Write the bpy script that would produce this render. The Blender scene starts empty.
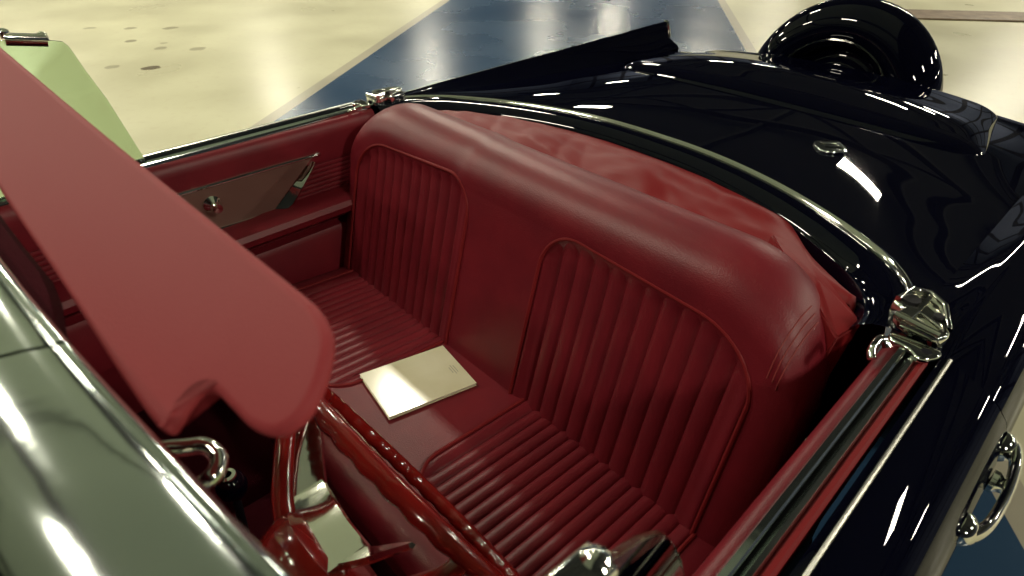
import bpy, bmesh, math, random
from mathutils import Vector, Matrix, noise
R = math.radians
random.seed(7)
scn = bpy.context.scene
COL = scn.collection

# ------------------------------------------------------------------ materials
def sock(n, name):
    for s in n.inputs:
        if s.name == name: return s
def pmat(name, color, rough=.5, metal=0., spec=.5, coat=0., coat_rough=.03, trans=0., ior=1.45, sheen=0.):
    m = bpy.data.materials.new(name); m.use_nodes = True
    b = m.node_tree.nodes['Principled BSDF']
    b.inputs['Base Color'].default_value = (*color, 1)
    b.inputs['Roughness'].default_value = rough
    b.inputs['Metallic'].default_value = metal
    b.inputs['Specular IOR Level'].default_value = spec
    b.inputs['Coat Weight'].default_value = coat
    b.inputs['Coat Roughness'].default_value = coat_rough
    b.inputs['Transmission Weight'].default_value = trans
    b.inputs['IOR'].default_value = ior
    b.inputs['Sheen Weight'].default_value = sheen
    return m
def nd(m, t, **kw):
    n = m.node_tree.nodes.new(t)
    for k, v in kw.items(): setattr(n, k, v)
    return n
def lk(m, a, b): m.node_tree.links.new(a, b)
def coords(m):
    return nd(m, 'ShaderNodeTexCoord').outputs['Object']
def add_bump(m, scale, strength, dist=.002, detail=3, kind='noise', stretch=None):
    b = m.node_tree.nodes['Principled BSDF']
    c = coords(m)
    if stretch:
        mp = nd(m, 'ShaderNodeMapping'); mp.inputs['Scale'].default_value = stretch
        lk(m, c, mp.inputs['Vector']); c = mp.outputs['Vector']
    if kind == 'noise':
        t = nd(m, 'ShaderNodeTexNoise'); t.inputs['Detail'].default_value = detail
        out = t.outputs['Fac']
    else:
        t = nd(m, 'ShaderNodeTexVoronoi'); out = t.outputs['Distance']
    t.inputs['Scale'].default_value = scale
    lk(m, c, t.inputs['Vector'])
    bp = nd(m, 'ShaderNodeBump'); bp.inputs['Strength'].default_value = strength; bp.inputs['Distance'].default_value = dist
    lk(m, out, bp.inputs['Height']); lk(m, bp.outputs['Normal'], b.inputs['Normal'])
def add_var(m, scale, c0, c1, lo=.35, hi=.65, detail=4):
    b = m.node_tree.nodes['Principled BSDF']
    t = nd(m, 'ShaderNodeTexNoise'); t.inputs['Scale'].default_value = scale; t.inputs['Detail'].default_value = detail
    lk(m, coords(m), t.inputs['Vector'])
    r = nd(m, 'ShaderNodeValToRGB')
    r.color_ramp.elements[0].position = lo; r.color_ramp.elements[0].color = (*c0, 1)
    r.color_ramp.elements[1].position = hi; r.color_ramp.elements[1].color = (*c1, 1)
    lk(m, t.outputs['Fac'], r.inputs['Fac']); lk(m, r.outputs['Color'], b.inputs['Base Color'])

M = {}
M['leather'] = pmat('red_leather', (.17, .012, .016), .40, spec=.5)
add_var(M['leather'], 9, (.155, .0095, .018), (.195, .012, .021))
add_bump(M['leather'], 420, .22, .0012, kind='voronoi')
M['vinyl'] = pmat('red_vinyl', (.20, .012, .015), .5, spec=.3)
add_bump(M['vinyl'], 300, .15, .001)
M['visor'] = pmat('visor_vinyl', (.30, .036, .043), .6, spec=.3)
add_bump(M['visor'], 900, .25, .0008)
M['carpet'] = pmat('red_carpet', (.05, .003, .008), .95, spec=.1)
add_bump(M['carpet'], 500, .8, .004)
M['paint'] = pmat('black_paint', (.0012, .0014, .006), .35, spec=.0, coat=.65, coat_rough=.012)
M['black'] = pmat('black_rubber', (.006, .006, .010), .55, spec=.3)
M['chrome'] = pmat('chrome', (.80, .80, .74), .07, metal=1.)
add_bump(M['chrome'], 26, .06, .004)
M['header'] = pmat('polished_header_steel', (.56, .61, .60), .10, metal=1.)
add_bump(M['header'], 14, .10, .006)
M['wheelred'] = pmat('red_wheel_plastic', (.20, .008, .006), .16, spec=.6, coat=.6, coat_rough=.05)
M['insert'] = pmat('brown_engine_turned_insert', (.22, .12, .10), .35, metal=.25)
add_bump(M['insert'], 160, .5, .001, stretch=(1, 1, 6))
M['brushed'] = pmat('satin_bright_trim', (.88, .88, .80), .26, metal=1.)
M['book'] = pmat('cream_cover', (.8, .76, .55), .2, spec=.6, coat=.8, coat_rough=.10)
add_var(M['book'], 9, (.78, .73, .50), (.88, .84, .62))
M['paper'] = pmat('paper_edge', (.66, .62, .50), .8)
M['ink'] = pmat('grey_ink', (.36, .34, .27), .5)
M['glass'] = pmat('green_glass', (.60, .76, .56), .0, trans=1., ior=1.45)
M['board'] = pmat('brown_board', (.16, .115, .075), .6)
add_var(M['board'], 6, (.12, .085, .055), (.2, .15, .10))
M['stitch'] = pmat('pale_red_stitch', (.26, .035, .035), .6)

# ------------------------------------------------------------------ mesh tools
def finish(bm, name, mat, parent=None, sharp=38, smooth=True):
    bmesh.ops.remove_doubles(bm, verts=bm.verts, dist=1e-6)
    bmesh.ops.recalc_face_normals(bm, faces=bm.faces)
    me = bpy.data.meshes.new(name); bm.to_mesh(me); bm.free()
    if smooth:
        me.shade_smooth(); me.set_sharp_from_angle(angle=R(sharp))
    me.materials.append(mat)
    o = bpy.data.objects.new(name, me); COL.objects.link(o)
    if parent is not None:
        o.parent = parent
    return o
def tagp(o, label):
    o['label'] = label; return o
def empty(name, loc, parent=None):
    o = bpy.data.objects.new(name, None); COL.objects.link(o); o.location = loc; o.empty_display_size = .1
    if parent is not None: o.parent = parent
    return o
def grid(bm, rows, close_u=False, close_v=False):
    """rows: list of lists of points."""
    vs = [[bm.verts.new(p) for p in r] for r in rows]
    n = len(vs); k = len(vs[0])
    for i in range(n if close_u else n - 1):
        for j in range(k if close_v else k - 1):
            a, b, c, d = vs[i][j], vs[(i+1) % n][j], vs[(i+1) % n][(j+1) % k], vs[i][(j+1) % k]
            try: bm.faces.new((a, b, c, d))
            except ValueError: pass
    return vs
def cap(bm, ring):
    try: bm.faces.new(ring)
    except ValueError: pass
def catmull(pts, n=8, closed=False):
    P = [Vector(p) for p in pts]; out = []; m = len(P)
    for i in range(m if closed else m - 1):
        if closed: p0, p1, p2, p3 = P[(i-1) % m], P[i], P[(i+1) % m], P[(i+2) % m]
        else: p0, p1, p2, p3 = P[max(i-1, 0)], P[i], P[i+1], P[min(i+2, m-1)]
        for s in range(n):
            t = s / n
            out.append(.5*((2*p1) + (p2-p0)*t + (2*p0-5*p1+4*p2-p3)*t*t + (3*p1-p0-3*p2+p3)*t**3))
    if not closed: out.append(P[-1].copy())
    return out
def frames(path, closed=False, upv=None):
    T = []
    n = len(path)
    for i in range(n):
        a = path[(i-1) % n] if closed else path[max(i-1, 0)]
        b = path[(i+1) % n] if closed else path[min(i+1, n-1)]
        T.append((b-a).normalized())
    out = []
    up = Vector(upv) if upv else Vector((0, 0, 1))
    if not upv and abs(T[0].dot(up)) > .95: up = Vector((1, 0, 0))
    for t in T:
        s = t.cross(up)
        if s.length < 1e-5: s = t.orthogonal()
        s.normalize(); u = s.cross(t).normalized()
        out.append((s, u))
        if not upv: up = u
    return out
def sweep(bm, path, prof, closed=False, upv=None, caps=True, scale=None):
    """prof: list of (side, up) closed outline."""
    path = [Vector(p) for p in path]
    fr = frames(path, closed, upv)
    rows = []
    for i, (p, (s, u)) in enumerate(zip(path, fr)):
        k = scale(i/(len(path)-1)) if scale else 1
        rows.append([p + s*a*k + u*b*k for a, b in prof])
    vs = grid(bm, rows, close_u=closed, close_v=True)
    if caps and not closed:
        cap(bm, vs[0][::-1]); cap(bm, vs[-1])
    return vs
def circ(r, n=14, ry=None):
    ry = r if ry is None else ry
    return [(r*math.cos(2*math.pi*i/n), ry*math.sin(2*math.pi*i/n)) for i in range(n)]
def tube(bm, path, r, n=12, closed=False, upv=None, scale=None):
    return sweep(bm, path, circ(r, n), closed, upv, True, scale)
def rprof(w, h, r, n=4):
    """rounded rectangle profile, centred."""
    out = []
    for cx, cy, a0 in ((w/2-r, h/2-r, 0), (-w/2+r, h/2-r, 90), (-w/2+r, -h/2+r, 180), (w/2-r, -h/2+r, 270)):
        for k in range(n+1):
            a = R(a0 + 90*k/n); out.append((cx + r*math.cos(a), cy + r*math.sin(a)))
    return out
def rbox(bm, c, size, bev=.006, seg=3, rot=None):
    m = Matrix.Translation(c) @ (rot.to_4x4() if rot else Matrix()) @ Matrix.Diagonal((*size, 1))
    r = bmesh.ops.create_cube(bm, size=1, matrix=m)
    es = list({e for v in r['verts'] for e in v.link_edges})
    bmesh.ops.bevel(bm, geom=es, offset=bev, segments=seg, profile=.6, affect='EDGES')
def lathe(bm, prof, c=(0, 0, 0), rot=None, n=32, cap_ends=True):
    """prof: (r, h) along local z."""
    rows = []
    rot = rot or Matrix.Identity(3)
    for r, h in prof:
        rows.append([Vector(c) + rot @ Vector((r*math.cos(2*math.pi*i/n), r*math.sin(2*math.pi*i/n), h)) for i in range(n)])
    vs = grid(bm, rows, close_v=True)
    if cap_ends:
        cap(bm, vs[0][::-1]); cap(bm, vs[-1])
def padded(bm, outline, to3d, thick, r, n=5):
    """closed 2-D outline puffed into a slab with round edges; to3d(x, y, h)."""
    pts = [Vector((p[0], p[1])) for p in outline]
    m = len(pts)
    area = sum(pts[i].x*pts[(i+1) % m].y - pts[(i+1) % m].x*pts[i].y for i in range(m))
    if area < 0: pts.reverse()
    nor = []
    for i in range(m):
        t = (pts[(i+1) % m] - pts[(i-1) % m]).normalized()
        nor.append(Vector((-t.y, t.x)))          # inward for a CCW outline
    rings = []
    def ring(ins, h):
        return [to3d(*(pts[i] + nor[i]*ins), h) for i in range(m)]
    for k in range(n+1):
        a = R(90*k/n); rings.append(ring(r*(1-math.sin(a)), -thick/2 + r*(1-math.cos(a))))
    for k in range(n+1):
        a = R(90*k/n); rings.append(ring(r*(1-math.cos(a)), thick/2 - r + r*math.sin(a)))
    vs = grid(bm, rings, close_v=True)
    f1 = bm.faces.new(vs[0][::-1]); f2 = bm.faces.new(vs[-1])
    bmesh.ops.triangulate(bm, faces=[f1, f2], ngon_method='BEAUTY')
def smooth(a, b, x):
    t = max(0., min(1., (x-a)/(b-a))); return t*t*(3-2*t)
def lerp(a, b, t): return a + (b-a)*t
def interp(tab, x):
    if x <= tab[0][0]: return tab[0][1]
    for (x0, y0), (x1, y1) in zip(tab, tab[1:]):
        if x <= x1: return y0 + (y1-y0)*(x-x0)/(x1-x0)
    return tab[-1][1]
def struct(bm, name, mat, sm=False):
    o = finish(bm, name, mat, None, smooth=sm); o['kind'] = 'structure'; return o

# ------------------------------------------------------------------ camera
cam_pos = Vector((-.804, .874, 1.464))
yaw, pit = R(46.7), math.atan2(421, 592)
fw = Vector((math.sin(yaw)*math.cos(pit), -math.cos(yaw)*math.cos(pit), -math.sin(pit)))
cd = bpy.data.cameras.new('camera'); cam = bpy.data.objects.new('camera', cd); COL.objects.link(cam)
cam.location = cam_pos; cam.rotation_euler = fw.to_track_quat('-Z', 'Y').to_euler()
cd.sensor_width = 36; cd.lens = 592/1024*36; cd.clip_start = .02; cd.clip_end = 200
cd.dof.use_dof = True; cd.dof.focus_distance = 1.5; cd.dof.aperture_fstop = 8.0
scn.camera = cam

# ------------------------------------------------------------------ the hall
def floor_material():
    m = pmat('painted_concrete', (.6, .55, .38), .32, spec=.45)
    b = m.node_tree.nodes['Principled BSDF']
    c = coords(m)
    def math_(op, a, b_=None, cl=False):
        n = nd(m, 'ShaderNodeMath', operation=op); n.use_clamp = cl
        for i, v in enumerate((a, b_)):
            if v is None: continue
            if isinstance(v, (int, float)): n.inputs[i].default_value = v
            else: lk(m, v, n.inputs[i])
        return n.outputs[0]
    def mix(f, A, B):
        n = nd(m, 'ShaderNodeMix', data_type='RGBA')
        if isinstance(f, (int, float)): n.inputs[0].default_value = f
        else: lk(m, f, n.inputs[0])
        for i, v in ((6, A), (7, B)):
            if isinstance(v, tuple): n.inputs[i].default_value = (*v, 1)
            else: lk(m, v, n.inputs[i])
        return n.outputs[2]
    n1 = nd(m, 'ShaderNodeTexNoise'); n1.inputs['Scale'].default_value = .9; n1.inputs['Detail'].default_value = 6; lk(m, c, n1.inputs['Vector'])
    n2 = nd(m, 'ShaderNodeTexNoise'); n2.inputs['Scale'].default_value = 14; n2.inputs['Detail'].default_value = 5; lk(m, c, n2.inputs['Vector'])
    f1 = math_('MULTIPLY', math_('SUBTRACT', n1.outputs['Fac'], .38, True), 3.2, True)
    base = mix(f1, (.49, .475, .325), (.585, .575, .40))
    base = mix(math_('MULTIPLY', math_('SUBTRACT', n2.outputs['Fac'], .55, True), 1.6, True), base, (.44, .39, .26))
    # scattered oil stains, each a squashed patch of its own
    dist = nd(m, 'ShaderNodeTexNoise'); dist.inputs['Scale'].default_value = 8; lk(m, c, dist.inputs['Vector'])
    for (sx, sy, rad, st) in STAINS:
        vm = nd(m, 'ShaderNodeVectorMath', operation='DISTANCE'); lk(m, c, vm.inputs[0]); vm.inputs[1].default_value = (sx, sy, 0)
        d = math_('ADD', vm.outputs['Value'], math_('MULTIPLY', math_('SUBTRACT', dist.outputs['Fac'], .5), rad*1.4))
        fac = math_('MULTIPLY', math_('MULTIPLY', math_('SUBTRACT', rad, d), 6/rad, True), st, True)
        base = mix(fac, base, (.11, .085, .055))
    # the blue lane
    sp = nd(m, 'ShaderNodeSeparateXYZ'); lk(m, c, sp.inputs[0])
    q = math_('ADD', math_('MULTIPLY', sp.outputs[0], .804), math_('MULTIPLY', sp.outputs[1], .594))
    def band(a, bb):
        return math_('MULTIPLY', math_('MULTIPLY', math_('SUBTRACT', q, a), 300, True), math_('MULTIPLY', math_('SUBTRACT', bb, q), 300, True))
    edge = band(-1.40, 2.36)
    lane = band(-1.30, 2.255)
    tape = mix(f1, (.33, .31, .24), (.40, .37, .28))
    blue = mix(f1, (.020, .052, .105), (.028, .068, .130))
    base = mix(edge, base, tape)
    base = mix(lane, base, blue)
    lk(m, base, b.inputs['Base Color'])
    lk(m, math_('ADD', math_('MULTIPLY', n1.outputs['Fac'], .22), math_('SUBTRACT', .20, math_('MULTIPLY', lane, .04))), b.inputs['Roughness'])
    bp = nd(m, 'ShaderNodeBump'); bp.inputs['Strength'].default_value = .04; bp.inputs['Distance'].default_value = .01
    n3 = nd(m, 'ShaderNodeTexNoise'); n3.inputs['Scale'].default_value = 5; n3.inputs['Detail'].default_value = 3; lk(m, c, n3.inputs['Vector'])
    lk(m, n3.outputs['Fac'], bp.inputs['Height']); lk(m, bp.outputs['Normal'], b.inputs['Normal'])
    return m
def on_floor(u, v):
    rt = fw.cross(Vector((0, 0, 1))).normalized(); up = rt.cross(fw)
    r = fw + rt*(u-512)/592 - up*(v-288)/592
    return cam_pos - r*(cam_pos.z/r.z)
STAINS = []
for (u, v, r, st) in ((151, 68, .075, .9), (112, 67, .065, .45), (198, 49, .075, .45), (161, 48, .065, .45), (131, 41, .065, .6), (170, 28, .075, .5), (130, 28, .075, .5), (90, 28, .065, .45), (164, 43, .04, .4)):
    q_ = on_floor(u, v); STAINS.append((q_.x, q_.y, r, st))
FX0, FX1, FY0, FY1, HC = -15, 19, -21, 13, 5.2
bm = bmesh.new(); rbox(bm, ((FX0+FX1)/2, (FY0+FY1)/2, -.1), (FX1-FX0, FY1-FY0, .2), .001, 1)
M['floor'] = floor_material()
fl = struct(bm, 'floor', M['floor'])
# the box is centred on its own mesh data, so object space equals world space
M['wall'] = pmat('blue_grey_wall', (.10, .12, .17), .7)
_b = nd(M['wall'], 'ShaderNodeTexBrick'); _b.offset = 0
for _k, _v in (('Color1', (.10, .12, .19, 1)), ('Color2', (.05, .065, .11, 1)), ('Mortar', (.006, .007, .012, 1)), ('Scale', 1.), ('Mortar Size', .12), ('Brick Width', 1.6), ('Row Height', 1.3)):
    _b.inputs[_k].default_value = _v
_m = nd(M['wall'], 'ShaderNodeMapping'); _m.inputs['Rotation'].default_value = (R(90), 0, 0)
lk(M['wall'], coords(M['wall']), _m.inputs['Vector']); lk(M['wall'], _m.outputs['Vector'], _b.inputs['Vector'])
lk(M['wall'], _b.outputs['Color'], M['wall'].node_tree.nodes['Principled BSDF'].inputs['Base Color'])
M['ceil'] = pmat('dark_ceiling', (.025, .03, .045), .85)
M['bay'] = pmat('pale_reflector_panel', (.46, .54, .54), .85)  # pale colour of the added panel that the chrome header reflects
M['beam'] = pmat('dark_beam', (.03, .035, .05), .6)
bm = bmesh.new(); rbox(bm, ((FX0+FX1)/2, (FY0+FY1)/2, HC+.1), (FX1-FX0, FY1-FY0, .2), .001, 1); struct(bm, 'ceiling', M['ceil'])
for nm, c, s in (('wall_left', (FX0-.1, (FY0+FY1)/2, HC/2), (.2, FY1-FY0, HC)), ('wall_right', (FX1+.1, (FY0+FY1)/2, HC/2), (.2, FY1-FY0, HC)),
                 ('wall_back', ((FX0+FX1)/2, FY0-.1, HC/2), (FX1-FX0, .2, HC)), ('wall_front', ((FX0+FX1)/2, FY1+.1, HC/2), (FX1-FX0, .2, HC))):
    bm = bmesh.new(); rbox(bm, c, s, .001, 1); struct(bm, nm, M['wall'])
bm = bmesh.new(); rbox(bm, (8.5, 3.5, HC-.02), (20, 13, .06), .005, 1); struct(bm, 'trim_0', M['bay'])  # unseen pale panel added under the dark ceiling to brighten chrome reflections
def truss(bm, a, b, drop=.5, bays=14):
    a, b = Vector(a), Vector(b)
    dz = Vector((0, 0, -drop))
    for p, q in ((a, b), (a+dz, b+dz)):
        sweep(bm, [p, q], rprof(.12, .12, .01, 1))
    for i in range(bays):
        p = a.lerp(b, i/bays); q = a.lerp(b, (i+1)/bays)
        sweep(bm, [p, q+dz] if i % 2 else [p+dz, q], rprof(.06, .06, .005, 1))
k = 0
for yy in (-18, -13, -8, -3, 2, 7):
    k += 1
    bm = bmesh.new(); truss(bm, (FX0, yy, HC-.15), (FX1, yy, HC-.15)); struct(bm, 'trim_%d' % k, M['beam'])
for xx in (-9, -2, 5, 12):
    k += 1
    bm = bmesh.new(); sweep(bm, [(xx, FY0, HC-.05), (xx, FY1, HC-.05)], rprof(.14, .2, .01, 1)); struct(bm, 'trim_%d' % k, M['beam'])
def lamp(x, y, sx=1.0, sy=.32, e=230., rz=0.):
    L = bpy.data.lights.new('ceiling_lamp', 'AREA'); L.shape = 'RECTANGLE'; L.size = sx; L.size_y = sy
    L.energy = e; L.color = (1., .93, .74)
    o = bpy.data.objects.new('ceiling_lamp', L); COL.objects.link(o); o.location = (x, y, HC-.72); o.rotation_euler = (0, 0, rz)
for xx in (-11, -5.5, 1.5, 8.5, 15):  # bays of lamps
    for yy in (-19.5, -15.5, -10.5, -5.5, -.5, 4.5, 10):
        if yy > 6 or (xx == 1.5 and yy > -9) or (xx == -11 and yy > -9): continue
        lamp(xx, yy)
for xx, yy, ee in ((4.4, 1.6, 85), (1.8, 2.3, 85), (3.75, -2.4, 120)): lamp(xx, yy, .8, .26, ee)
w = bpy.data.worlds.new('world'); scn.world = w; w.use_nodes = True
w.node_tree.nodes['Background'].inputs['Color'].default_value = (.05, .06, .12, 1)
w.node_tree.nodes['Background'].inputs['Strength'].default_value = .3

# brown board lying on the floor far behind the car
bm = bmesh.new()
a, b_, c_ = on_floor(906, 15), on_floor(1060, 19), on_floor(906, 24)
d = (b_-a).normalized(); wdt = abs((c_-a).dot(Vector((-d.y, d.x, 0))))
mid = (a+b_)/2
rbox(bm, (0, 0, 0), ((b_-a).length, wdt, .02), .004, 2)
ob = finish(bm, 'floor_board', M['board']); ob.location = (mid.x, mid.y, .0105); ob.rotation_euler.z = math.atan2(d.y, d.x)
ob['label'] = 'flat brown board lying on the cream floor beyond the spare wheel'; ob['category'] = 'board'

# ------------------------------------------------------------------ the car
car = empty('convertible_car', (0, 0, 0))
car['label'] = 'glossy black open convertible car with red leather interior parked across the blue lane'
car['category'] = 'car'

RAIL = [(0, -.392), (.10, -.390), (.2, -.380), (.3, -.360), (.4, -.330), (.5, -.288), (.57, -.248), (.62, -.212), (.66, -.165), (.69, -.11), (.708, -.05), (.715, 0)]
def yc(x): return interp(RAIL, abs(x))
YR = -1.50
def zdeck(x, y):
    t = max(0., min(1., -y/1.5)); ax = abs(x)
    zc = .903 + .006*smooth(0, .4, t) - .020*t - .045*smooth(.7, 1, t)
    zs = .903 - .045*smooth(0, .45, t) - .055*smooth(.3, 1, t)
    w_ = min(1, ax/.71)**2.6
    return lerp(zc, zs, w_)
# side profile outward of |x| = .71, given at station t
def side_prof(t):
    zi = .903 - .045*smooth(0, .45, t) - .055*smooth(.3, 1, t)
    xt = .757 + .040*t                       # ridge of the fin
    zt = .897 + .004*t
    lean = .004 + .012*smooth(.1, .8, t)
    return [(.71, zi), (.718, zi + .10*(zt-zi)), (lerp(.73, xt-.028, t), zi + .35*(zt-zi)), (xt-.016, zi+.75*(zt-zi)), (xt-.008, zt-.004), (xt, zt), (xt+.008, zt-.001), (xt+.016, zt-.006),
            (xt+.036, zt-.012), (lerp(.822, .840, t), .877), (.849+.006*t, .862), (.866+.002*t, .843), (.876, .818), (.881, .782), (.881, .71), (.879, .6), (.872, .46), (.848, .32), (.81, .22), (.76, .2)]
ys = [-i/44*1.5 for i in range(45)]
bm = bmesh.new()
NU = 96
rows = []
for j in range(45):
    v = j/44; row = []
    for i in range(NU+1):
        u = -1 + 2*i/NU; x = .71*u
        y = lerp(yc(x), YR, v)
        row.append(Vector((x, y, zdeck(x, y))))
    rows.append(row)
def endrow(row, dy, dz, k=1):
    return [Vector((p.x, p.y+dy, p.z+dz)) for p in row]
last = rows[-1]
rows.append(endrow(last, -.03, -.012)); rows.append(endrow(last, -.052, -.04)); rows.append(endrow(last, -.06, -.09)); rows.append([Vector((p.x, YR-.05, .32)) for p in last])
grid(bm, rows)
for s in (-1, 1):
    rr = []
    for j in range(45):
        y = lerp(0., YR, j/44); t = -y/1.5
        rr.append([Vector((s*px, y, pz)) for px, pz in side_prof(t)])
    pr_ = side_prof(1.0)
    rr.append([Vector((s*px, -1.56 - (.02 if q < 9 else 0), pz)) for q, (px, pz) in enumerate(pr_)])
    grid(bm, rr)
    e = rr[-1]
    cv = [bm.verts.new(p) for p in e] ; cap(bm, cv)
body = finish(bm, 'body', M['paint'], car, 50); tagp(body, 'glossy black rear body with fins')

# fin end trim
for s in (-1, 1):
    bm = bmesh.new()
    pts = [Vector((s*px, -1.585, pz)) for px, pz in side_prof(1.)[2:7]]
    tube(bm, catmull(pts, 3), .006, 8)
    tagp(finish(bm, 'fin_trim', M['chrome'], car), 'chrome edge at the end of the fin')

# cockpit lip (black) and chrome rail
def rail_path(off=0., dz=0., n=80, xm=.715):
    out = []
    full = [(-x, y) for x, y in RAIL[::-1]] + RAIL[1:]
    cv = catmull([(x, y, 0) for x, y in full], 8)
    fr = frames(cv, upv=(0, 0, 1))
    for p, (s, u) in zip(cv, fr):
        q = p + s*off
        out.append(Vector((q.x, q.y, zdeck(min(max(p.x, -.71), .71), p.y)+dz)))
    return out
p0 = rail_path(0)
# find which side is inward
sgn = 1 if rail_path(.02)[len(p0)//2].y > p0[len(p0)//2].y else -1
bm = bmesh.new()
grid(bm, [rail_path(sgn*o, d) for o, d in ((-.002, -.002), (.008, .004), (.022, .007), (.044, .003), (.062, -.008), (.072, -.022), (.075, -.05), (.075, -.12), (.07, -.25))])
tagp(finish(bm, 'cockpit_lip', M['paint'], car), 'black rolled lip around the back of the cockpit')
bm = bmesh.new()
sweep(bm, rail_path(0, .001), [(-.009, -.004), (-.008, .004), (-.004, .009), (0, .0105), (.004, .009), (.008, .004), (.009, -.004)], upv=(0, 0, 1))
tagp(finish(bm, 'deck_rail', M['chrome'], car), 'chrome rail curving round the back of the cockpit')

# trunk lid: a raised domed panel
def lid_x(t): return lerp(.605, .525, t)
bm = bmesh.new()
def lid_point(u, v):
    # v 0 front .. 1 rear ; superellipse-like rounded plan
    yf = -.86 - .10*abs(u)**3.0
    y = lerp(yf, -1.515, v); x = u*lid_x(v)*(1 - .05*(1-smooth(0, .12, v))*abs(u))
    eu = min(1, (1-abs(u))/.16); ev = min(1, v/.16, (1-v)/.09)
    k = (1-(1-eu)**2)**.5 * (1-(1-max(ev, 0))**2)**.5
    dome = .034*k + .022*(1-abs(u)**2)*smooth(0, .5, v)
    return Vector((x, y, zdeck(x, max(y, -1.5)) - .014 + dome))
def warp(a):  # denser near the ends
    return .5 - .5*math.cos(math.pi*a)
grid(bm, [[lid_point(-1+2*warp(i/70), warp(j/44)) for i in range(71)] for j in range(45)])
lid = finish(bm, 'trunk_lid', M['paint'], car, 60)

# diamond badge on the deck
bm = bmesh.new()
bc = Vector((-.325, -.665, 0)); bc.z = zdeck(bc.x, bc.y)
ol = catmull([(-.036, 0, 0), (-.02, .030, 0), (.0, .042, 0), (.02, .028, 0), (.034, .002, 0), (.018, -.026, 0), (0, -.040, 0), (-.02, -.024, 0)], 3, True)
ax = Vector((1, 0, 0))
def bd(x, y, h): return Vector((bc.x + x*1.15, bc.y + y*1.15, zdeck(bc.x+x, bc.y+y) + .003 + h))
padded(bm, ol, bd, .008, .003, 3)
bad = finish(bm, 'badge', M['header'], car); tagp(bad, 'diamond chrome badge on the rear deck')
bm = bmesh.new()
for (x0, y0, x1, y1) in ((-.020, -.004, .006, .018), (-.004, -.018, .020, .006), (-.028, .0, -.012, -.012)):
    sweep(bm, [bd(x0, y0, .006), bd(x1, y1, .006)], rprof(.006, .004, .0015, 2))
tagp(finish(bm, 'badge_bar', M['chrome'], bad), 'raised bright bars on the badge')

# spare wheel in a black cover
sw = empty('spare_wheel', (.012, -1.60, .737), car)
tilt = Matrix.Rotation(R(-90), 3, 'X') @ Matrix.Identity(3)
rot = Matrix.Rotation(R(8), 3, 'X') @ Matrix.Rotation(R(-90), 3, 'X')     # local z -> +y (towards the cockpit)
bm = bmesh.new()
lathe(bm, [(.05, -.09), (.25, -.10), (.315, -.085), (.342, -.05), (.352, 0), (.348, .035), (.334, .070), (.310, .096), (.278, .112), (.245, .118), (.222, .116), (.210, .108), (.204, .095), (.202, .06), (.20, .03)], rot=rot, n=80, cap_ends=False)
tagp(finish(bm, 'tire_cover', M['paint'], sw), 'glossy black round tire cover')
bm = bmesh.new()
lathe(bm, [(.2005, .05), (.2015, .108), (.207, .118), (.213, .120), (.208, .112), (.2, .10), (.196, .08), (.19, .05), (.17, .04)], rot=rot, n=72, cap_ends=False)
tagp(finish(bm, 'wheel_ring', M['chrome'], sw), 'chrome ring round the hub')
bm = bmesh.new()
lathe(bm, [(.188, .03), (.17, .05), (.15, .055), (.14, .07), (.12, .078), (.10, .08), (.07, .095), (.03, .10), (.001, .101)], rot=rot, n=56)
tagp(finish(bm, 'hub_cap', M['paint'], sw), 'black domed hub cap')
bm = bmesh.new()
sweep(bm, [(0, -1.60, .42), (0, -1.60, .21)], rprof(.3, .08, .01, 2)); finish(bm, 'spare_carrier', M['paint'], car)

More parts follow.
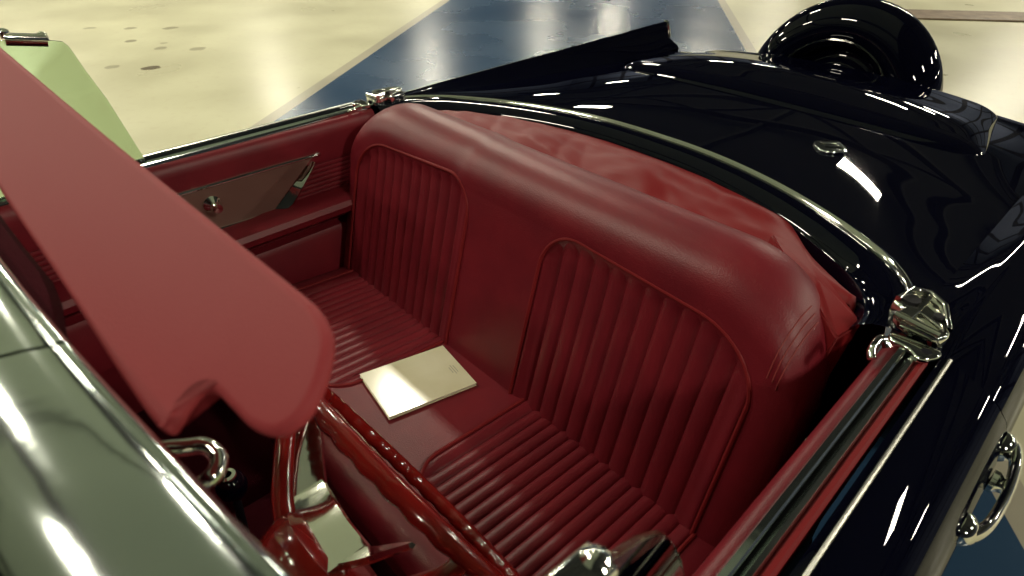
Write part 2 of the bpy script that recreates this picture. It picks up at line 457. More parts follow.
# ---------------------------------------------------------------- doors
DOORP = [(.757, .893), (.765, .898), (.772, .899), (.779, .897), (.797, .891), (.824, .879), (.848, .863), (.865, .845), (.876, .820), (.881, .785), (.881, .71), (.879, .6), (.872, .46), (.848, .32), (.81, .22)]
def make_door(s):
    d = empty('door', (s*.80, .5, 0), car)
    off = Vector((s*.80, .5, 0))
    def L(x, y, z): return Vector((s*(x + sh*smooth(.765, .755, x)), y, z)) - off
    sh = .009 if s < 0 else -.004
    Y0, Y1 = .0025, 1.02
    def run(bm, prof, y0=Y0, y1=Y1, n=10, close=True):
        rows = [[L(px, lerp(y0, y1, j/n), pz) for px, pz in prof] for j in range(n+1)]
        vs = grid(bm, rows, close_v=close)
        if close: cap(bm, vs[0][::-1]); cap(bm, vs[-1])
    bm = bmesh.new(); run(bm, DOORP + [(.79, .22), (.79, .60), (.758, .84)]); tagp(finish(bm, 'door_skin', M['paint'], d, 50), 'glossy black outer door skin')
    # fine bright moulding on the shoulder crease
    bm = bmesh.new(); tube(bm, [L(.776, Y0, .8995), L(.776, Y1, .8995)], .0030, 8); tagp(finish(bm, 'crease_moulding', M['brushed'], d), 'thin bright line along the door shoulder')
    # red padded garnish rolls either side of the chrome channel
    bm = bmesh.new(); run(bm, [(.685, .80), (.685, .866), (.688, .882), (.694, .893), (.701, .898), (.708, .898), (.71, .80)], Y0+.01)
    tagp(finish(bm, 'garnish_roll', M['leather'], d), 'padded red top roll of the door')
    bm = bmesh.new(); run(bm, [(.734, .88), (.735, .895), (.738, .899), (.743, .899), (.747, .895), (.749, .87)], Y0+.02)
    tagp(finish(bm, 'outer_garnish', M['vinyl'], d), 'narrow red strip outside the chrome channel')
    bm = bmesh.new()
    run(bm, [(.707, .88), (.706, .900), (.709, .906), (.716, .907), (.719, .904), (.7195, .88)], Y0)
    run(bm, [(.7225, .88), (.723, .902), (.727, .906), (.732, .904), (.735, .898), (.7355, .88)], Y0)
    tagp(finish(bm, 'window_channel', M['header'], d), 'twin chrome strips of the window slot')
    bm = bmesh.new(); run(bm, [(.716, .87), (.716, .895), (.726, .895), (.726, .87)], Y0); tagp(finish(bm, 'slot_seal', M['black'], d), 'dark seal in the window slot')
    # inner panel with fine horizontal ribs
    bm = bmesh.new()
    prof = [(.72, .82), (.690, .822)]
    z = .815
    while z > .47:
        prof += [(.694, z), (.690, z-.004), (.690, z-.009)]; z -= .013
    prof += [(.690, .27), (.72, .27)]
    run(bm, prof, .03, 1.0); tagp(finish(bm, 'door_panel', M['leather'], d, 25), 'red inner door panel with fine ribs')
    # kick shelf / armrest
    bm = bmesh.new()
    run(bm, [(.692, .708), (.645, .703), (.618, .694), (.610, .681), (.613, .664), (.628, .652), (.692, .645)], .10 if s > 0 else .52, .98)
    finish(bm, 'armrest', M['leather'], d)
    bm = bmesh.new()
    run(bm, [(.692, .61), (.664, .606), (.656, .59), (.656, .46), (.692, .44)], .10, .98)
    finish(bm, 'lower_pad', M['leather'], d)
    # trapezoid trim plate
    plate = [(.225, .818), (.366, .703), (.80, .722), (.80, .822)]
    bm = bmesh.new()
    a = [bm.verts.new(L(.684, y, z)) for y, z in plate]; b = [bm.verts.new(L(.691, y, z)) for y, z in plate]
    bm.faces.new(a); bm.faces.new(b[::-1])
    for i in range(4): bm.faces.new((a[i], a[(i+1) % 4], b[(i+1) % 4], b[i]))
    tagp(finish(bm, 'trim_plate', M['insert'], d), 'brown textured metal trim plate')
    bm = bmesh.new()
    # one moulding: thin upper rail, broad slanting flash, thin lower rail
    pts = [(.80, .826, .004), (.5, .825, .004), (.30, .824, .004), (.212, .822, .005)]
    tube(bm, [L(.682, y, z) for y, z, r in pts], .0055, 8)
    lathe(bm, [(.001, -.006), (.006, -.004), (.008, .001), (.005, .006), (.001, .007)], L(.683, .208, .822), Matrix.Rotation(R(90), 3, 'Y'), 12)
    fl = 0 if s > 0 else .013
    fa = [(.232, .809), (.262, .783), (.300, .752), (.335, .724), (.362, .706)]
    fb = [(.224, .808), (.246, .778), (.275, .742), (.305, .708), (.340, .694)]
    rows = []
    for (ya, za), (yb, zb) in zip(fa, fb):
        ym, zm = (ya+yb)/2, (za+zb)/2
        rows.append([L(.691, ya, za), L(.686, ya, za), L(.668 + fl, ya*.3+yb*.7, za*.3+zb*.7), L(.672 + fl, ya*.1+yb*.9, za*.1+zb*.9), L(.691, yb, zb)])
    vs = grid(bm, rows, close_v=True); cap(bm, vs[0]); cap(bm, vs[-1][::-1])
    tube(bm, [L(.682, .352, .700), L(.682, .46, .704), L(.682, .80, .721)], .0052, 8)
    tagp(finish(bm, 'trim_moulding', M['chrome'], d, 25), 'slanted chrome surround of the trim plate')
    # window crank knob
    bm = bmesh.new()
    rr = Matrix.Rotation(R(-90*s), 3, 'Y')
    lathe(bm, [(.020, 0), (.022, .006), (.016, .012), (.010, .018), (.012, .026), (.015, .032), (.012, .040), (.001, .043)], L(.686, .508, .776), rr, 24)
    tagp(finish(bm, 'lock_knob', M['chrome'], d), 'round chrome knob on the trim plate')
    # outside pull handle
    h = []
    bm = bmesh.new()
    zc = .812
    path = catmull([L(.874, .202, zc), L(.886, .196, zc+.002), L(.895, .170, zc+.003), L(.899, .125, zc+.003), L(.899, .08, zc+.003), L(.895, .035, zc+.003), L(.886, .008, zc+.002), L(.874, .002, zc)], 6)
    sweep(bm, path, circ(.0075, 12, .013), upv=(0, 0, 1), scale=lambda t: 1.25 - .45*math.sin(math.pi*t))
    for yy in (.195, .012):
        lathe(bm, [(.022, -.004), (.022, .003), (.017, .010), (.009, .015), (.001, .016)], L(.876, yy, zc), Matrix.Rotation(R(90*s), 3, 'Y'), 24)
    hd = finish(bm, 'door_handle', M['chrome'], d); tagp(hd, 'chrome bow-shaped outside pull handle')
    bm = bmesh.new()
    lathe(bm, [(.016, 0), (.016, .006), (.011, .012), (.009, .020), (.001, .022)], L(.880, .075, zc-.01), Matrix.Rotation(R(90*s), 3, 'Y'), 20)
    tagp(finish(bm, 'latch_button', M['chrome'], d), 'chrome push button behind the handle')
    return d
make_door(-1); make_door(1)

# quarter trim behind the door opening and latch brackets
def make_latch(s):
    t = empty('door_latch', (s*.71, -.02, .9), car)
    off = Vector((s*.71, -.02, .9))
    def L(x, y, z): return Vector((s*x, y, z)) - off
    bm = bmesh.new()
    ol = catmull([(.660, -.055), (.690, -.098), (.716, -.106), (.748, -.070), (.762, -.022), (.752, -.002), (.700, -.006), (.684, -.006)], 4, True) if False else \
        [(.676, -.052), (.684, -.088), (.694, -.102), (.708, -.104), (.730, -.090), (.750, -.062), (.760, -.030), (.757, -.012), (.748, -.006), (.720, -.004), (.694, -.004), (.688, -.020), (.690, -.036), (.678, -.042)]
    ol = catmull([(x, y, 0) for x, y in ol], 3, True)
    padded(bm, ol, lambda x, y, h: L(x, y, .911 + h + .10*(.72-x)), .026, .006, 3)
    br = finish(bm, 'latch_bracket', M['chrome'], t); tagp(br, 'chrome bracket')
    bm = bmesh.new()
    # raised rim and boss on the bracket
    sweep(bm, [L(.680, -.046, .930), L(.688, -.086, .931), L(.709, -.099, .929), L(.734, -.083, .927), L(.756, -.032, .922)], rprof(.008, .012, .003, 3), upv=(0, 0, 1))
    sweep(bm, [L(.702, -.010, .926), L(.704, -.034, .927)], rprof(.022, .016, .006, 4), upv=(0, 0, 1)); sweep(bm, [L(.712, -.086, .927), L(.712, -.036, .927), L(.746, -.024, .922)], rprof(.006, .012, .002, 2), upv=(0, 0, 1))
    tube(bm, [L(.690, -.008, .928), L(.750, -.009, .922)], .006, 10)
    tagp(finish(bm, 'latch_rib', M['chrome'], t), 'chrome rib on the bracket')
    for rr_, px, py, pz in ((.013, .694, -.064, .9265), (.007, .736, -.052, .9235)):
        bm = bmesh.new(); lathe(bm, [(rr_, 0), (rr_, .004), (.001, .0042)], L(px, py, pz), None, 20)
        tagp(finish(bm, 'latch_socket', M['black'], t), 'dark socket in the bracket')
    bm = bmesh.new()
    ol = catmull([(x, y, 0) for x, y in ((.700, .012), (.742, .006), (.764, .010), (.760, .030), (.744, .046), (.728, .034), (.704, .030))], 3, True)
    padded(bm, ol, lambda x, y, h: L(x, y, .906+h), .010, .003, 3)
    sp = finish(bm, 'striker_plate', M['chrome'], t); tagp(sp, 'small chrome plate with a hole')
    bm = bmesh.new()
    lathe(bm, [(.007, 0), (.007, .002), (.001, .0022)], L(.748, .024, .910), None, 16); tagp(finish(bm, 'plate_hole', M['black'], sp), 'dark hole')
    bm = bmesh.new()
    tube(bm, catmull([L(.706, .045, .905), L(.698, .043, .913), L(.693, .050, .914), L(.694, .075, .910), L(.7, .085, .904)], 4), .006, 10)
    tagp(finish(bm, 'window_stop', M['chrome'], t), 'small chrome stop at the end of the window slot')
make_latch(-1); make_latch(1)

for s in (-1, 1):
    bm = bmesh.new()
    rows = []
    for y in (.02, -.03, -.09, -.16, -.24):
        xx = .690 - .25*max(0, -y-.02)
        rows.append([Vector((s*xx, y, z)) for z in (.865, .80, .6, .3)])
    grid(bm, rows); bmesh.ops.solidify(bm, geom=bm.faces[:], thickness=.006)
    tagp(finish(bm, 'quarter_panel_lining', M['leather'], car), 'red lining behind the door opening')

# ---------------------------------------------------------------- seat
def face_y(z): return .215 - .27*(z-.46)
INS = {1: (.118, .590), -1: (-.592, -.116)}
def ins_top(s, x):
    x0, x1 = INS[s]
    ri, ro = .085, .13
    inner, outer = (x0, x1) if s > 0 else (x1, x0)
    H = (.900 if s > 0 else .886) - .06*abs(x-inner)
    di, do = abs(x-inner), abs(x-outer)
    if di < ri: H -= ri*(1-math.sqrt(max(0, 1-((ri-di)/ri)**2)))*1.0
    if do < ro: H -= ro*(1-math.sqrt(max(0, 1-((ro-do)/ro)**2)))*.8
    return H
def ins_depth(x, z):
    for s in (1, -1):
        x0, x1 = INS[s]
        if x0 < x < x1:
            d_ = min(x-x0, x1-x, ins_top(s, x)-z)
            return smooth(-.002, .03, d_)
    return 0.
def back_H(x):
    ax = abs(x); r = .20
    return .962 - (r*(1-math.sqrt(max(0, 1-(max(0, ax-(.660-r))/r)**2))))*.9
def back_e(x):
    ax = abs(x); r = .06
    return .045*(1-math.sqrt(max(0, 1-(min(r, max(0, ax-(.660-r)))/r)**2)))
def front_y(x, z):
    b = .014*math.exp(-((abs(x)-.03)/.9)**2)
    return face_y(z) + b - back_e(x)
sb = empty('seat_backrest', (.012, .1, .45), car)
bo = Vector((0, .1, .45))
bm = bmesh.new()
NX = 150; rows = []
for i in range(NX+1):
    u = -1+2*i/NX
    x = .660*(u if abs(u) < .8 else math.copysign(.8+.2*math.sin((abs(u)-.8)/.2*math.pi/2), u))
    H = back_H(x); r = .082; row = []
    zt = H - r
    NZ = 60
    for k in range(NZ+1):
        z = lerp(.40, zt, k/NZ)
        y = front_y(x, z) - .013*ins_depth(x, z) + .004*smooth(.12, 0, zt-z)
        row.append(Vector((x, y, z)))
    yf = row[-1].y; th_ = max(.03, .095 - back_e(x))
    for k in range(1, 15):
        a = math.pi*k/14
        row.append(Vector((x, yf - th_ + th_*math.cos(a), zt + r*math.sin(a))))
    for z in (.8, .7, .5, .40):
        row.append(Vector((x, min(yf-2*th_, front_y(x, z)-.10), min(z, zt-.001))))
    rows.append([p - bo for p in row])
vs = grid(bm, rows, close_v=True); cap(bm, vs[0]); cap(bm, vs[-1][::-1])
tagp(finish(bm, 'backrest_shell', M['leather'], sb, 60), 'smooth red leather backrest')
PW = .0385
def ribh(q): return abs(math.sin(math.pi*q))**.55
for s in (1, -1):
    x0, x1 = INS[s]
    n = round((x1-x0-.012)/PW); pw = (x1-x0-.012)/n
    bm = bmesh.new(); rows = []
    NXI = n*12
    for i in range(NXI+1):
        x = x0+.006 + (x1-x0-.012)*i/NXI
        zt = ins_top(s, x)-.006; row = []
        rib = ribh((x-x0-.006)/pw)
        for k in range(41):
            z = lerp(.41, zt, k/40)
            e = smooth(0, .018, zt-z)
            row.append(Vector((x, front_y(x, z) - .013*ins_depth(x, z) + .001 + .0072*rib*(.35+.65*e), z)) - bo)
        rows.append(row)
    grid(bm, rows)
    tagp(finish(bm, 'pleated_insert', M['leather'], sb, 75), 'vertically pleated red insert')
    bm = bmesh.new(); path = []
    for z in [.42+.02*k for k in range(200)]:
        if z > ins_top(s, x0+.001): break
        path.append((x0, z))
    N = 60
    for i in range(N+1):
        x = x0 + (x1-x0)*warp(i/N); path.append((x, ins_top(s, min(max(x, x0+1e-4), x1-1e-4))))
    tail = []
    for z in [.42+.02*k for k in range(200)]:
        if z > ins_top(s, x1-.001): break
        tail.append((x1, z))
    path += tail[::-1]
    tube(bm, [Vector((x, front_y(x, z)+.0015, z)) - bo for x, z in path], .0042, 8, upv=(0, 1, 0))
    tagp(finish(bm, 'piping', M['vinyl'], sb), 'red piping round the pleated insert')
# stitched seams at the outer shoulder of the backrest
bm = bmesh.new()
for xs in (-.602, -.611, -.620):
    H = back_H(xs); zt = H-.082; th_ = max(.03, .095-back_e(xs)); pts = []
    yf = front_y(xs, zt) + .004
    for k in range(10):
        z = lerp(.82, zt, k/9); pts.append(Vector((xs, front_y(xs, z)+.0006+.004*smooth(.12, 0, zt-z), z)) - bo)
    for k in range(1, 8):
        a = math.pi*k/14; pts.append(Vector((xs, yf-th_+(th_+.0006)*math.cos(a), zt+.0826*math.sin(a))) - bo)
    tube(bm, pts, .0011, 6, upv=(1, 0, 0))
tagp(finish(bm, 'stitching', M['stitch'], sb), 'rows of stitching')

# cushion
def cz(y): return .497 + .085*(y-.36)
CY0, CY1 = .14, .635
CINS = {1: (.140, .585), -1: (-.585, -.140)}
def cins_front(s, x):
    x0, x1 = CINS[s]; r = .085
    F = .535
    inner, outer = (x0, x1) if s > 0 else (x1, x0)
    di, do = abs(x-inner), abs(x-outer)
    for d_ in (di, do):
        if d_ < r: F -= r*(1-math.sqrt(max(0, 1-((r-d_)/r)**2)))
    return F
def cdepth(x, y):
    for s in (1, -1):
        x0, x1 = CINS[s]
        if x0 < x < x1: return smooth(-.002, .03, min(x-x0, x1-x, cins_front(s, x)-y))
    return 0.
def cedge(x):
    r = .05; return .04*(1-math.sqrt(max(0, 1-(min(r, max(0, abs(x)-(.655-r)))/r)**2)))
def ctop(x, y): return cz(y) + .006*math.cos(x*2.2) - cedge(x)
sc_ = empty('seat_cushion', (0, .4, .3), car); co = Vector((0, .4, .3))
bm = bmesh.new(); rows = []
for i in range(NX+1):
    u = -1+2*i/NX
    x = .655*(u if abs(u) < .8 else math.copysign(.8+.2*math.sin((abs(u)-.8)/.2*math.pi/2), u))
    row = [Vector((x, CY0, .34))]
    for k in range(61):
        y = lerp(CY0, CY1-.05, k/60); row.append(Vector((x, y, ctop(x, y) - .009*cdepth(x, y))))
    zb = ctop(x, CY1-.05)
    for k in range(1, 11):
        a = math.pi/2*k/10; row.append(Vector((x, CY1-.05+.05*math.sin(a), zb-.05+.05*math.cos(a))))
    row.append(Vector((x, CY1-.01, .34)))
    rows.append([p-co for p in row])
vs = grid(bm, rows, close_v=True); cap(bm, vs[0]); cap(bm, vs[-1][::-1])
tagp(finish(bm, 'cushion_shell', M['leather'], sc_, 60), 'smooth red leather seat cushion')
for s in (1, -1):
    x0, x1 = CINS[s]
    n = round((x1-x0-.012)/.0265); pw = (x1-x0-.012)/n
    bm = bmesh.new(); rows = []
    for i in range(n*12+1):
        x = x0+.006+(x1-x0-.012)*i/(n*12); F = cins_front(s, x)-.006; row = []
        rib = ribh((x-x0-.006)/pw)
        for k in range(37):
            y = lerp(CY0, F, k/36); e = smooth(0, .02, F-y)
            row.append(Vector((x, y, ctop(x, y)-.009*cdepth(x, y)+.001+.0058*rib*(.3+.7*e))) - co)
        rows.append(row)
    grid(bm, rows); tagp(finish(bm, 'pleated_insert', M['leather'], sc_, 75), 'pleated red insert of the cushion')
    bm = bmesh.new(); path = [(x0, CY0+.02*k) for k in range(40) if CY0+.02*k < cins_front(s, x0+.001)]
    path += [(x0+(x1-x0)*warp(i/60), cins_front(s, min(max(x0+(x1-x0)*warp(i/60), x0+1e-4), x1-1e-4))) for i in range(61)]
    path += [(x1, CY0+.02*k) for k in range(40) if CY0+.02*k < cins_front(s, x1-.001)][::-1]
    tube(bm, [Vector((x, y, ctop(x, y)+.001))-co for x, y in path], .0042, 8, upv=(0, 0, 1))
    tagp(finish(bm, 'piping', M['vinyl'], sc_), 'red piping round the pleated insert')
bm = bmesh.new(); rbox(bm, (0, .40, .33), (1.28, .46, .18), .02, 3); finish(bm, 'seat_base', M['carpet'], car)

# wrinkled red cover tucked behind the seat
bm = bmesh.new(); rows = []
for i in range(141):
    x = lerp(-.64, .64, i/140); row = []
    ax = abs(x)
    yb = -.05 - .02*(1-(ax/.64)**2)
    ye = yc(x) + .062 + .02*smooth(.45, .64, ax)
    if x < -.40: ye += .055*smooth(-.40, -.52, x)
    ye = min(ye, yb-.03)
    for k in range(41):
        v = k/40; y = lerp(yb, ye, v)
        z = .885 + .022*math.sin(math.pi*v)*(1-.5*(ax/.64)**2) - .006*v
        q = Vector((x*5.5, y*10, 0))
        fold = noise.noise(q)*.012 + noise.noise(q*2.3+Vector((3, 1, 0)))*.005 + .006*abs(noise.noise(Vector((x*14+y*9, y*4, 2))))
        z += fold*smooth(0, .3, v)*smooth(1.04, .7, v)*1.1 - .05*smooth(.62, .64, ax)
        row.append(Vector((x, y, z)))
    row.append(Vector((x, ye-.004, .80)))
    rows.append(row)
grid(bm, rows)
tagp(finish(bm, 'top_cover', M['vinyl'], car, 80), 'wrinkled red vinyl cover tucked behind the seat')
bm = bmesh.new()
# pointed end flap of that cover on the driver's side
P = [Vector(p) for p in ((-.49, -.155, .895), (-.655, -.012, .888), (-.640, .035, .875), (-.60, .02, .90), (-.50, -.06, .915), (-.44, -.13, .91))]
top = [bm.verts.new(p) for p in P]; bot = [bm.verts.new(p + Vector((.01, .02, -.12))) for p in P]
c1 = bm.verts.new(Vector((-.56, -.045, .915)))
for i in range(6):
    bm.faces.new((top[i], top[(i+1) % 6], c1)); bm.faces.new((top[i], bot[i], bot[(i+1) % 6], top[(i+1) % 6]))
bm.faces.new(bot)
bmesh.ops.bevel(bm, geom=bm.edges[:], offset=.003, segments=2, affect='EDGES')
tagp(finish(bm, 'cover_flap', M['vinyl'], car, 60), 'pointed folded corner of the red cover')
# bulkhead behind the seat
bm = bmesh.new(); rbox(bm, (0, -.24, .5), (1.30, .05, .55), .01, 2); finish(bm, 'bulkhead', M['carpet'], car)

# ---------------------------------------------------------------- floor pan, tunnel, cowl, dash
bm = bmesh.new(); rbox(bm, (0, .62, .235), (1.44, 1.5, .03), .01, 2)
rows = []
finish(bm, 'floor_pan', M['carpet'], car)
bm = bmesh.new()
sweep(bm, [(0, .66, .29), (0, 1.3, .32)], rprof(.30, .16, .06, 5), upv=(0, 0, 1)); finish(bm, 'tunnel', M['carpet'], car)
bm = bmesh.new()
prof = [(.98, .62), (.955, .70), (.96, .78), (.95, .84), (.965, .875), (1.0, .89), (1.10, .895), (1.26, .885), (1.26, .62)]
rows = [[Vector((x, y - .06*(abs(x)/.7)**2, z)) for y, z in prof] for x in [-.70+.05*k for k in range(29)]]
vs = grid(bm, rows, close_v=True); cap(bm, vs[0]); cap(bm, vs[-1][::-1])
finish(bm, 'dashboard', M['leather'], car)
bm = bmesh.new()
prof = [(1.24, .885), (1.30, .90), (1.50, .905), (1.9, .88), (2.3, .83), (2.62, .74), (2.70, .62), (2.70, .35), (2.6, .25), (1.05, .22)]
rows = []
for k in range(33):
    u = -1+2*k/32
    rows.append([Vector((u*.865, y, lerp(z, z-.05, abs(u)**4) if z > .4 else z)) for y, z in prof])
vs = grid(bm, rows, close_v=True); cap(bm, vs[0]); cap(bm, vs[-1][::-1])
tagp(finish(bm, 'hood', M['paint'], car, 40), 'glossy black front body')
for s in (-1, 1):
    bm = bmesh.new()
    rows = [[Vector((s*px, y, pz)) for px, pz in DOORP + [(.74, .22), (.70, .60), (.70, .86)]] for y in (1.024, 1.14, 1.30)]
    vs = grid(bm, rows, close_v=True); cap(bm, vs[0]); cap(bm, vs[-1][::-1])
    tagp(finish(bm, 'cowl_side', M['paint'], car, 50), 'glossy black panel ahead of the door')
bm = bmesh.new()
rows = [[Vector((x, y - .06*(abs(x)/.7)**2, z)) for y, z in ((1.13, .896), (1.14, .903), (1.24, .908), (1.31, .903), (1.31, .86), (1.13, .86))] for x in [-.765+.051*k for k in range(31)]]
vs = grid(bm, rows, close_v=True); cap(bm, vs[0]); cap(bm, vs[-1][::-1])
tagp(finish(bm, 'cowl_top', M['paint'], car, 50), 'glossy black panel under the windscreen')
def road_wheel(x, y):
    o = empty('road_wheel', (x, y, .33), car); rr = Matrix.Rotation(R(90), 3, 'Y')
    bm = bmesh.new(); lathe(bm, [(.20, -.085), (.29, -.09), (.322, -.07), (.33, -.04), (.33, .04), (.322, .07), (.29, .09), (.20, .085)], rot=rr, n=48); finish(bm, 'tire', M['black'], o)
    bm = bmesh.new(); lathe(bm, [(.21, -.06), (.12, -.075), (.05, -.09), (.05, .09), (.12, .075), (.21, .06)], rot=rr, n=40); finish(bm, 'wheel_disc', M['chrome'], o)
for x in (-.70, .70):
    for y in (-.95, 1.65): road_wheel(x, y)

# ---------------------------------------------------------------- steering wheel
Cw = Vector((-.381, .643, .816)); al = .411; RW = .21
S_ = Vector((0, math.sin(al), math.cos(al))); N_ = Vector((0, math.cos(al), -math.sin(al)))   # N_ points to the windscreen
stw = empty('steering_wheel', Cw, car)
def W(x, s, d): return Vector((x, 0, 0)) + S_*s + N_*d
bm = bmesh.new(); rows = []
NR = 300
for i in range(NR):
    a = 2*math.pi*i/NR; ring = []
    er = Vector((math.cos(a), 0, 0)) + S_*math.sin(a)
    bumps = .5+.5*math.cos(a*40)
    for k in range(14):
        b = 2*math.pi*k/14
        rr = .0108
        inner = max(0, -math.cos(b)); frontw = max(0, math.sin(b))
        rr += .0030*(bumps**.7)*max(inner, .8*frontw)
        ring.append(er*(RW + rr*math.cos(b)) + N_*(rr*math.sin(b)))
    rows.append(ring)
grid(bm, rows, close_u=True, close_v=True)
tagp(finish(bm, 'rim', M['wheelred'], stw, 80), 'glossy red rim with finger grips')
for pts in (((.198, .070, .006), (.175, .082, .030), (.15, .094, .052), (.115, .088, .085), (.08, .072, .118), (.04, .05, .145)),
            ((-.168, .126, .006), (-.160, .120, .03), (-.13, .100, .065), (-.09, .08, .10), (-.04, .055, .135))):
    bm = bmesh.new()
    sweep(bm, catmull([W(*p) for p in pts], 6), circ(.012, 14, .011), scale=lambda t: .85+.35*t)
    tagp(finish(bm, 'spoke', M['wheelred'], stw), 'glossy red spoke')
bm = bmesh.new()
lathe(bm, [(.03, .0), (.070, .0), (.084, .008), (.089, .022), (.086, .045), (.072, .075), (.05, .10), (.042, .14)], W(0, .022, .108), Matrix((Vector((1, 0, 0)), S_, N_)).transposed(), 40)
tagp(finish(bm, 'hub', M['wheelred'], stw), 'glossy red hub')
bm = bmesh.new()
def bar(pts, w0, w1, th):
    P = [W(*p) for p in pts]; rows = []
    for i, p in enumerate(P):
        t = i/(len(P)-1); w_ = lerp(w0, w1, t)
        tan = (P[min(i+1, len(P)-1)]-P[max(i-1, 0)]).normalized()
        wd = (N_ - tan*N_.dot(tan)).normalized(); up = wd.cross(tan)
        if up.dot(S_) < 0: up = -up
        hh = .32*w_
        rows.append([p - wd*w_/2 - up*.002, p - wd*(w_/2-.001) + up*th*.6, p + up*(th*.6 + hh*.52), p + wd*(w_/2-.002) + up*(th*.6+hh), p + wd*w_/2 + up*hh*.5, p + wd*w_*.3 - up*.002])
    vs = grid(bm, rows, close_v=True); cap(bm, vs[0]); cap(bm, vs[-1][::-1])
bar([(.178, .052, .024), (.15, .052, .045), (.12, .044, .070), (.088, .034, .094)], .030, .040, .004)
bar([(.092, .034, .092), (.07, .040, .094), (.04, .052, .095), (.0, .062, .097), (-.048, .072, .096)], .042, .052, .009)
bar([(-.045, .072, .092), (-.08, .105, .068), (-.115, .142, .042), (-.140, .168, .024)], .034, .006, .004)
tagp(finish(bm, 'horn_bar', M['chrome'], stw, 22), 'angular chrome horn bar')
bm = bmesh.new()
c0 = Cw + W(0, .01, .20); c1 = Cw + W(0, .01, .62)
sweep(bm, [c0, c1], circ(.034, 20)); tagp(finish(bm, 'steering_column', M['wheelred'], car), 'glossy red steering column')
bm = bmesh.new()
a = Cw + W(0.03, .01, .24)
tube(bm, catmull([a, a+Vector((.05, .0, .02)), a+Vector((.10, -.01, .035))], 5), .005, 10)
lathe(bm, [(.004, -.012), (.010, -.006), (.011, .002), (.007, .010), (.001, .012)], a+Vector((.105, -.011, .037)), Matrix.Rotation(R(90), 3, 'Y'), 16)
tagp(finish(bm, 'signal_lever', M['chrome'], car), 'short chrome lever on the column')

# gear lever
gl = empty('gear_lever', (.0, .79, .36), car)
bm = bmesh.new(); tube(bm, [(0, .02, 0), (-.002, .008, .12), (-.004, 0, .205)], .0075, 12); tagp(finish(bm, 'shaft', M['black'], gl), 'dark lever shaft')
bm = bmesh.new(); lathe(bm, [(.008, -.03), (.017, -.024), (.024, -.010), (.026, .004), (.023, .018), (.016, .027), (.010, .030)], (-.004, 0, .225), None, 28)
tagp(finish(bm, 'knob', M['paint'], gl), 'black ball knob')
bm = bmesh.new(); lathe(bm, [(.013, .0), (.015, .002), (.014, .005), (.008, .006), (.007, .003), (.001, .003)], (-.004, 0, .252), None, 24)
tagp(finish(bm, 'knob_cap', M['chrome'], gl), 'chrome cap on the knob')

# ---------------------------------------------------------------- windscreen
def hy(x): return .908 - .118*x*x
ws = empty('windscreen', (0, .9, 1.2), car); wo = Vector((0, .9, 1.2))
HP = [(-.001, -.016), (-.001, -.003), (.0005, .0), (.003, .0012), (.0055, .001), (.0062, .0), (.008, .0012), (.018, .0035), (.032, .0050), (.046, .0045), (.060, .001), (.070, -.005), (.077, -.016), (.078, -.034), (.05, -.034)]
def header_seg(x0, x1, n):
    bm = bmesh.new(); rows = []
    for i in range(n+1):
        x = lerp(x0, x1, i/n)
        drop = -.06*max(0, abs(x)-.60)**1.0
        rows.append([Vector((x - math.copysign(.24*abs(x)*a, x)*.8, hy(x)+a, 1.266+drop+b)) - wo for a, b in HP])
    vs = grid(bm, rows, close_v=True); cap(bm, vs[0]); cap(bm, vs[-1][::-1])
    tagp(finish(bm, 'header_moulding', M['header'], ws, 40), 'polished steel top frame of the windscreen')
header_seg(-.705, -.4815, 16); header_seg(-.4785, .4785, 40); header_seg(.4815, .705, 16)
bm = bmesh.new()
rows = []
for i in range(41):
    x = lerp(-.66, .66, i/40)
    rows.append([Vector((x, hy(x)+a, 1.262+b))-wo for a, b in ((.002-.016*smooth(.47, .36, abs(x)), -.012), (.0-.018*smooth(.47, .36, abs(x)), -.022), (.0, -.036), (.006, -.046), (.02, -.050), (.04, -.046), (.04, -.012))])
vs = grid(bm, rows, close_v=True); cap(bm, vs[0]); cap(bm, vs[-1][::-1])
tagp(finish(bm, 'header_lining', M['carpet'], ws), 'red padded inner lining of the top frame')
bm = bmesh.new(); rows = []
for i in range(41):
    u = -1+2*i/40
    row = []
    for k in range(11):
        v = k/10
        xt, xb = .66*u, .74*u
        yt, yb_ = hy(.66*u)+.062, 1.24 - .16*u*u
        row.append(Vector((lerp(xt, xb, v), lerp(yt, yb_, v), lerp(1.236, .90, v)))-wo)
    rows.append(row)
grid(bm, rows); bmesh.ops.solidify(bm, geom=bm.faces[:], thickness=.005)
tagp(finish(bm, 'glass', M['glass'], ws), 'clear windscreen glass')
for s in (-1, 1):
    bm = bmesh.new()
    path = catmull([(s*.700, .868, 1.245), (s*.722, .90, 1.18), (s*.742, 1.0, 1.04), (s*.757, 1.08, .91)], 6)
    sweep(bm, [p-wo for p in path], rprof(.03, .035, .009, 3)); tagp(finish(bm, 'pillar', M['header'], ws), 'polished steel side pillar')
# header latch hook
bm = bmesh.new()
hk = [(-.455, .895, 1.195), (-.473, .878, 1.18), (-.483, .862, 1.176), (-.490, .850, 1.174), (-.502, .8465, 1.173), (-.511, .850, 1.172), (-.514, .858, 1.170), (-.508, .866, 1.164)]
hk = [Vector(p) for p in hk]
tube(bm, [p-wo+Vector((-.003, -.0035, -.006)) for p in catmull(hk, 6)], .0055, 12)
tagp(finish(bm, 'header_latch', M['chrome'], ws), 'curved chrome latch hook under the top frame')

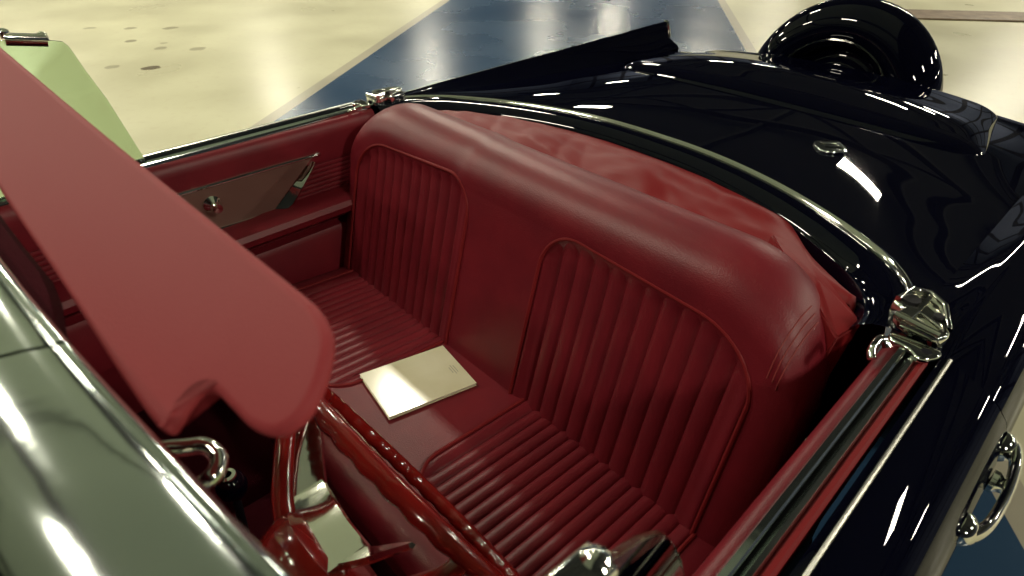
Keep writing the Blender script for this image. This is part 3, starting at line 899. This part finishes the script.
# vent windows
def vent(s):
    v = empty('vent_window', (s*.72, .7, .95), car); off = Vector((s*.72, .7, .95))
    X = .7215 if s > 0 else .710
    ky, kz = (0, 0) if s > 0 else (.026, -.028)
    if s > 0: base = [(.606, .905), (.634, 1.055), (.652, 1.120), (.660, 1.155), (.664, 1.170), (.671, 1.180), (.684, 1.184), (.745, 1.194), (.772, 1.198), (.80, 1.17), (.94, .99), (1.0, .905)]
    else: base = [(.556, .905), (.588, .98), (.608, 1.03), (.628, 1.072), (.642, 1.098), (.655, 1.117), (.668, 1.130), (.684, 1.142), (.71, 1.155), (.76, 1.170), (.80, 1.160), (.94, .99), (1.0, .905)]
    bm = bmesh.new()
    padded(bm, base, lambda y, z, h: Vector((s*(X+h), y, z)) - off, .005, .0015, 2)
    tagp(finish(bm, 'glass', M['glass'], v), 'green tinted vent glass')
    bm = bmesh.new()
    sweep(bm, [Vector((s*X, .696+ky, 1.186+kz))-off, Vector((s*X, .76+ky, 1.198+kz))-off], rprof(.024, .022, .006, 3), upv=(0, 0, 1))
    tagp(finish(bm, 'top_clip', M['chrome'], v), 'chrome clip on the top edge')
    for yy, zz in ((.700+ky, 1.186+kz), (.756+ky, 1.200+kz)):
        bm = bmesh.new(); lathe(bm, [(.009, -.006), (.010, .0), (.009, .006), (.004, .010), (.001, .011)], Vector((s*X, yy, zz+.006))-off, None, 16)
        tagp(finish(bm, 'clip_screw', M['chrome'], v), 'round chrome screw head of the clip')
vent(-1); vent(1)

# ---------------------------------------------------------------- sun visor
def cam_plane(u, v, k=.55, y0=.872, z0=1.248):
    """place on the visor's plane z = z0 + k*(y0 - y)"""
    rt = fw.cross(Vector((0, 0, 1))).normalized(); up = rt.cross(fw)
    r = fw + rt*(u-512)/592 - up*(v-288)/592
    t = (z0 + k*(y0-cam_pos.y) - cam_pos.z)/(r.z + k*r.y)
    return cam_pos + r*t
VK = .55
vis_px = [(300, 287), (318, 303), (328, 319), (332, 340), (324, 376), (306, 411), (279, 430), (254, 425), (233, 405), (217, 390), (200, 389), (186, 404), (174, 421), (160, 425), (120, 370), (60, 277), (0, 187)]
vp = [cam_plane(*p) for p in vis_px]
vp2 = [(p.x, p.y) for p in vp]
yr = vp2[0][1]; xr = vp2[0][0]
vr = [(p.x, p.y) for p in (cam_plane(0, 45), cam_plane(100, 128), cam_plane(200, 208))]
xa = vr[0][0] + .12
vp2 = [(xa, vr[0][1] + .002)] + vr + vp2 + [(-.1, .872), (xa, .872)]
import sys
vo = Vector((-.1, .87, 1.25))
bm = bmesh.new()
nz = Vector((0, VK, 1)).normalized()
dense = catmull([(x, y, 0) for x, y in vp2], 6, True)
padded(bm, dense, lambda x, y, h: Vector((x, y, 1.248 + VK*(.872-y))) + nz*h - Vector((0, 0, .004)) - vo, .010, .0048, 6)
vz = finish(bm, 'sun_visor', M['visor'], car, 50); vz.location = vo
tagp(vz, 'padded red sun visor with a notched end')
# ---------------------------------------------------------------- brochure on the seat
bx = Vector((.055, .362, 0))
e1 = (Vector((.152, .455, 0)) - Vector((-.004, .473, 0)))          # from front-right to front-left corner
ang = math.atan2(-.14, -.155)
bk = empty('brochure', (.056, .358, ctop(.056, .358)+.0015))
bk.rotation_euler = (math.atan(.085), 0, 0)
cs = [Vector(p) for p in ((.152, .455), (.121, .239), (-.041, .264), (-.004, .473))]
cen = sum(cs, Vector((0, 0)))/4
du = ((cs[0]-cs[1]) + (cs[3]-cs[2])).normalized()                     # long direction (towards the dash)
dv = Vector((-du.y, du.x))
bk.location = (cen.x, cen.y, ctop(cen.x, cen.y)+.002); 
LU = ((cs[0]-cs[1]).length+(cs[3]-cs[2]).length)/2; LV = ((cs[0]-cs[3]).length+(cs[1]-cs[2]).length)/2
def B(a, b, h): return Vector((du.x*a+dv.x*b, du.y*a+dv.y*b, h))
def slab(a0, a1, b0, b1, h0, h1, name, mat, bev=.0008):
    bm = bmesh.new()
    v = [bm.verts.new(B(a, b, h)) for h in (h0, h1) for a, b in ((a0, b0), (a1, b0), (a1, b1), (a0, b1))]
    for f in ((0, 3, 2, 1), (4, 5, 6, 7), (0, 1, 5, 4), (1, 2, 6, 5), (2, 3, 7, 6), (3, 0, 4, 7)): bm.faces.new([v[i] for i in f])
    bmesh.ops.bevel(bm, geom=bm.edges[:], offset=bev, segments=2, affect='EDGES')
    return finish(bm, name, mat, bk)
slab(-LU/2, LU/2, -LV/2, LV/2, .0, .0014, 'back_cover', M['book'], .0004)
slab(-LU/2+.002, LU/2-.002, -LV/2+.002, LV/2-.002, .0014, .0068, 'pages', M['paper'])
cov = slab(-LU/2, LU/2, -LV/2, LV/2, .0068, .0084, 'front_cover', M['book'], .0004)
for i, (ln) in enumerate((.026, .034, .022)):
    slab(-LU/2+.016+.006*i, -LU/2+.0175+.006*i, .012-ln/2, .012+ln/2, .0083, .0087, 'printed_line', M['ink'], .0001)
bk['label'] = 'shiny cream brochure lying on the middle of the red seat cushion'; bk['category'] = 'brochure'

# ------------------------------------------------------------------ view
scn.view_settings.view_transform = 'Standard'; scn.view_settings.look = 'None'
scn.view_settings.gamma = 1; scn.view_settings.use_curve_mapping = False
scn.view_settings.exposure = -.38
scn.cycles.use_denoising = True
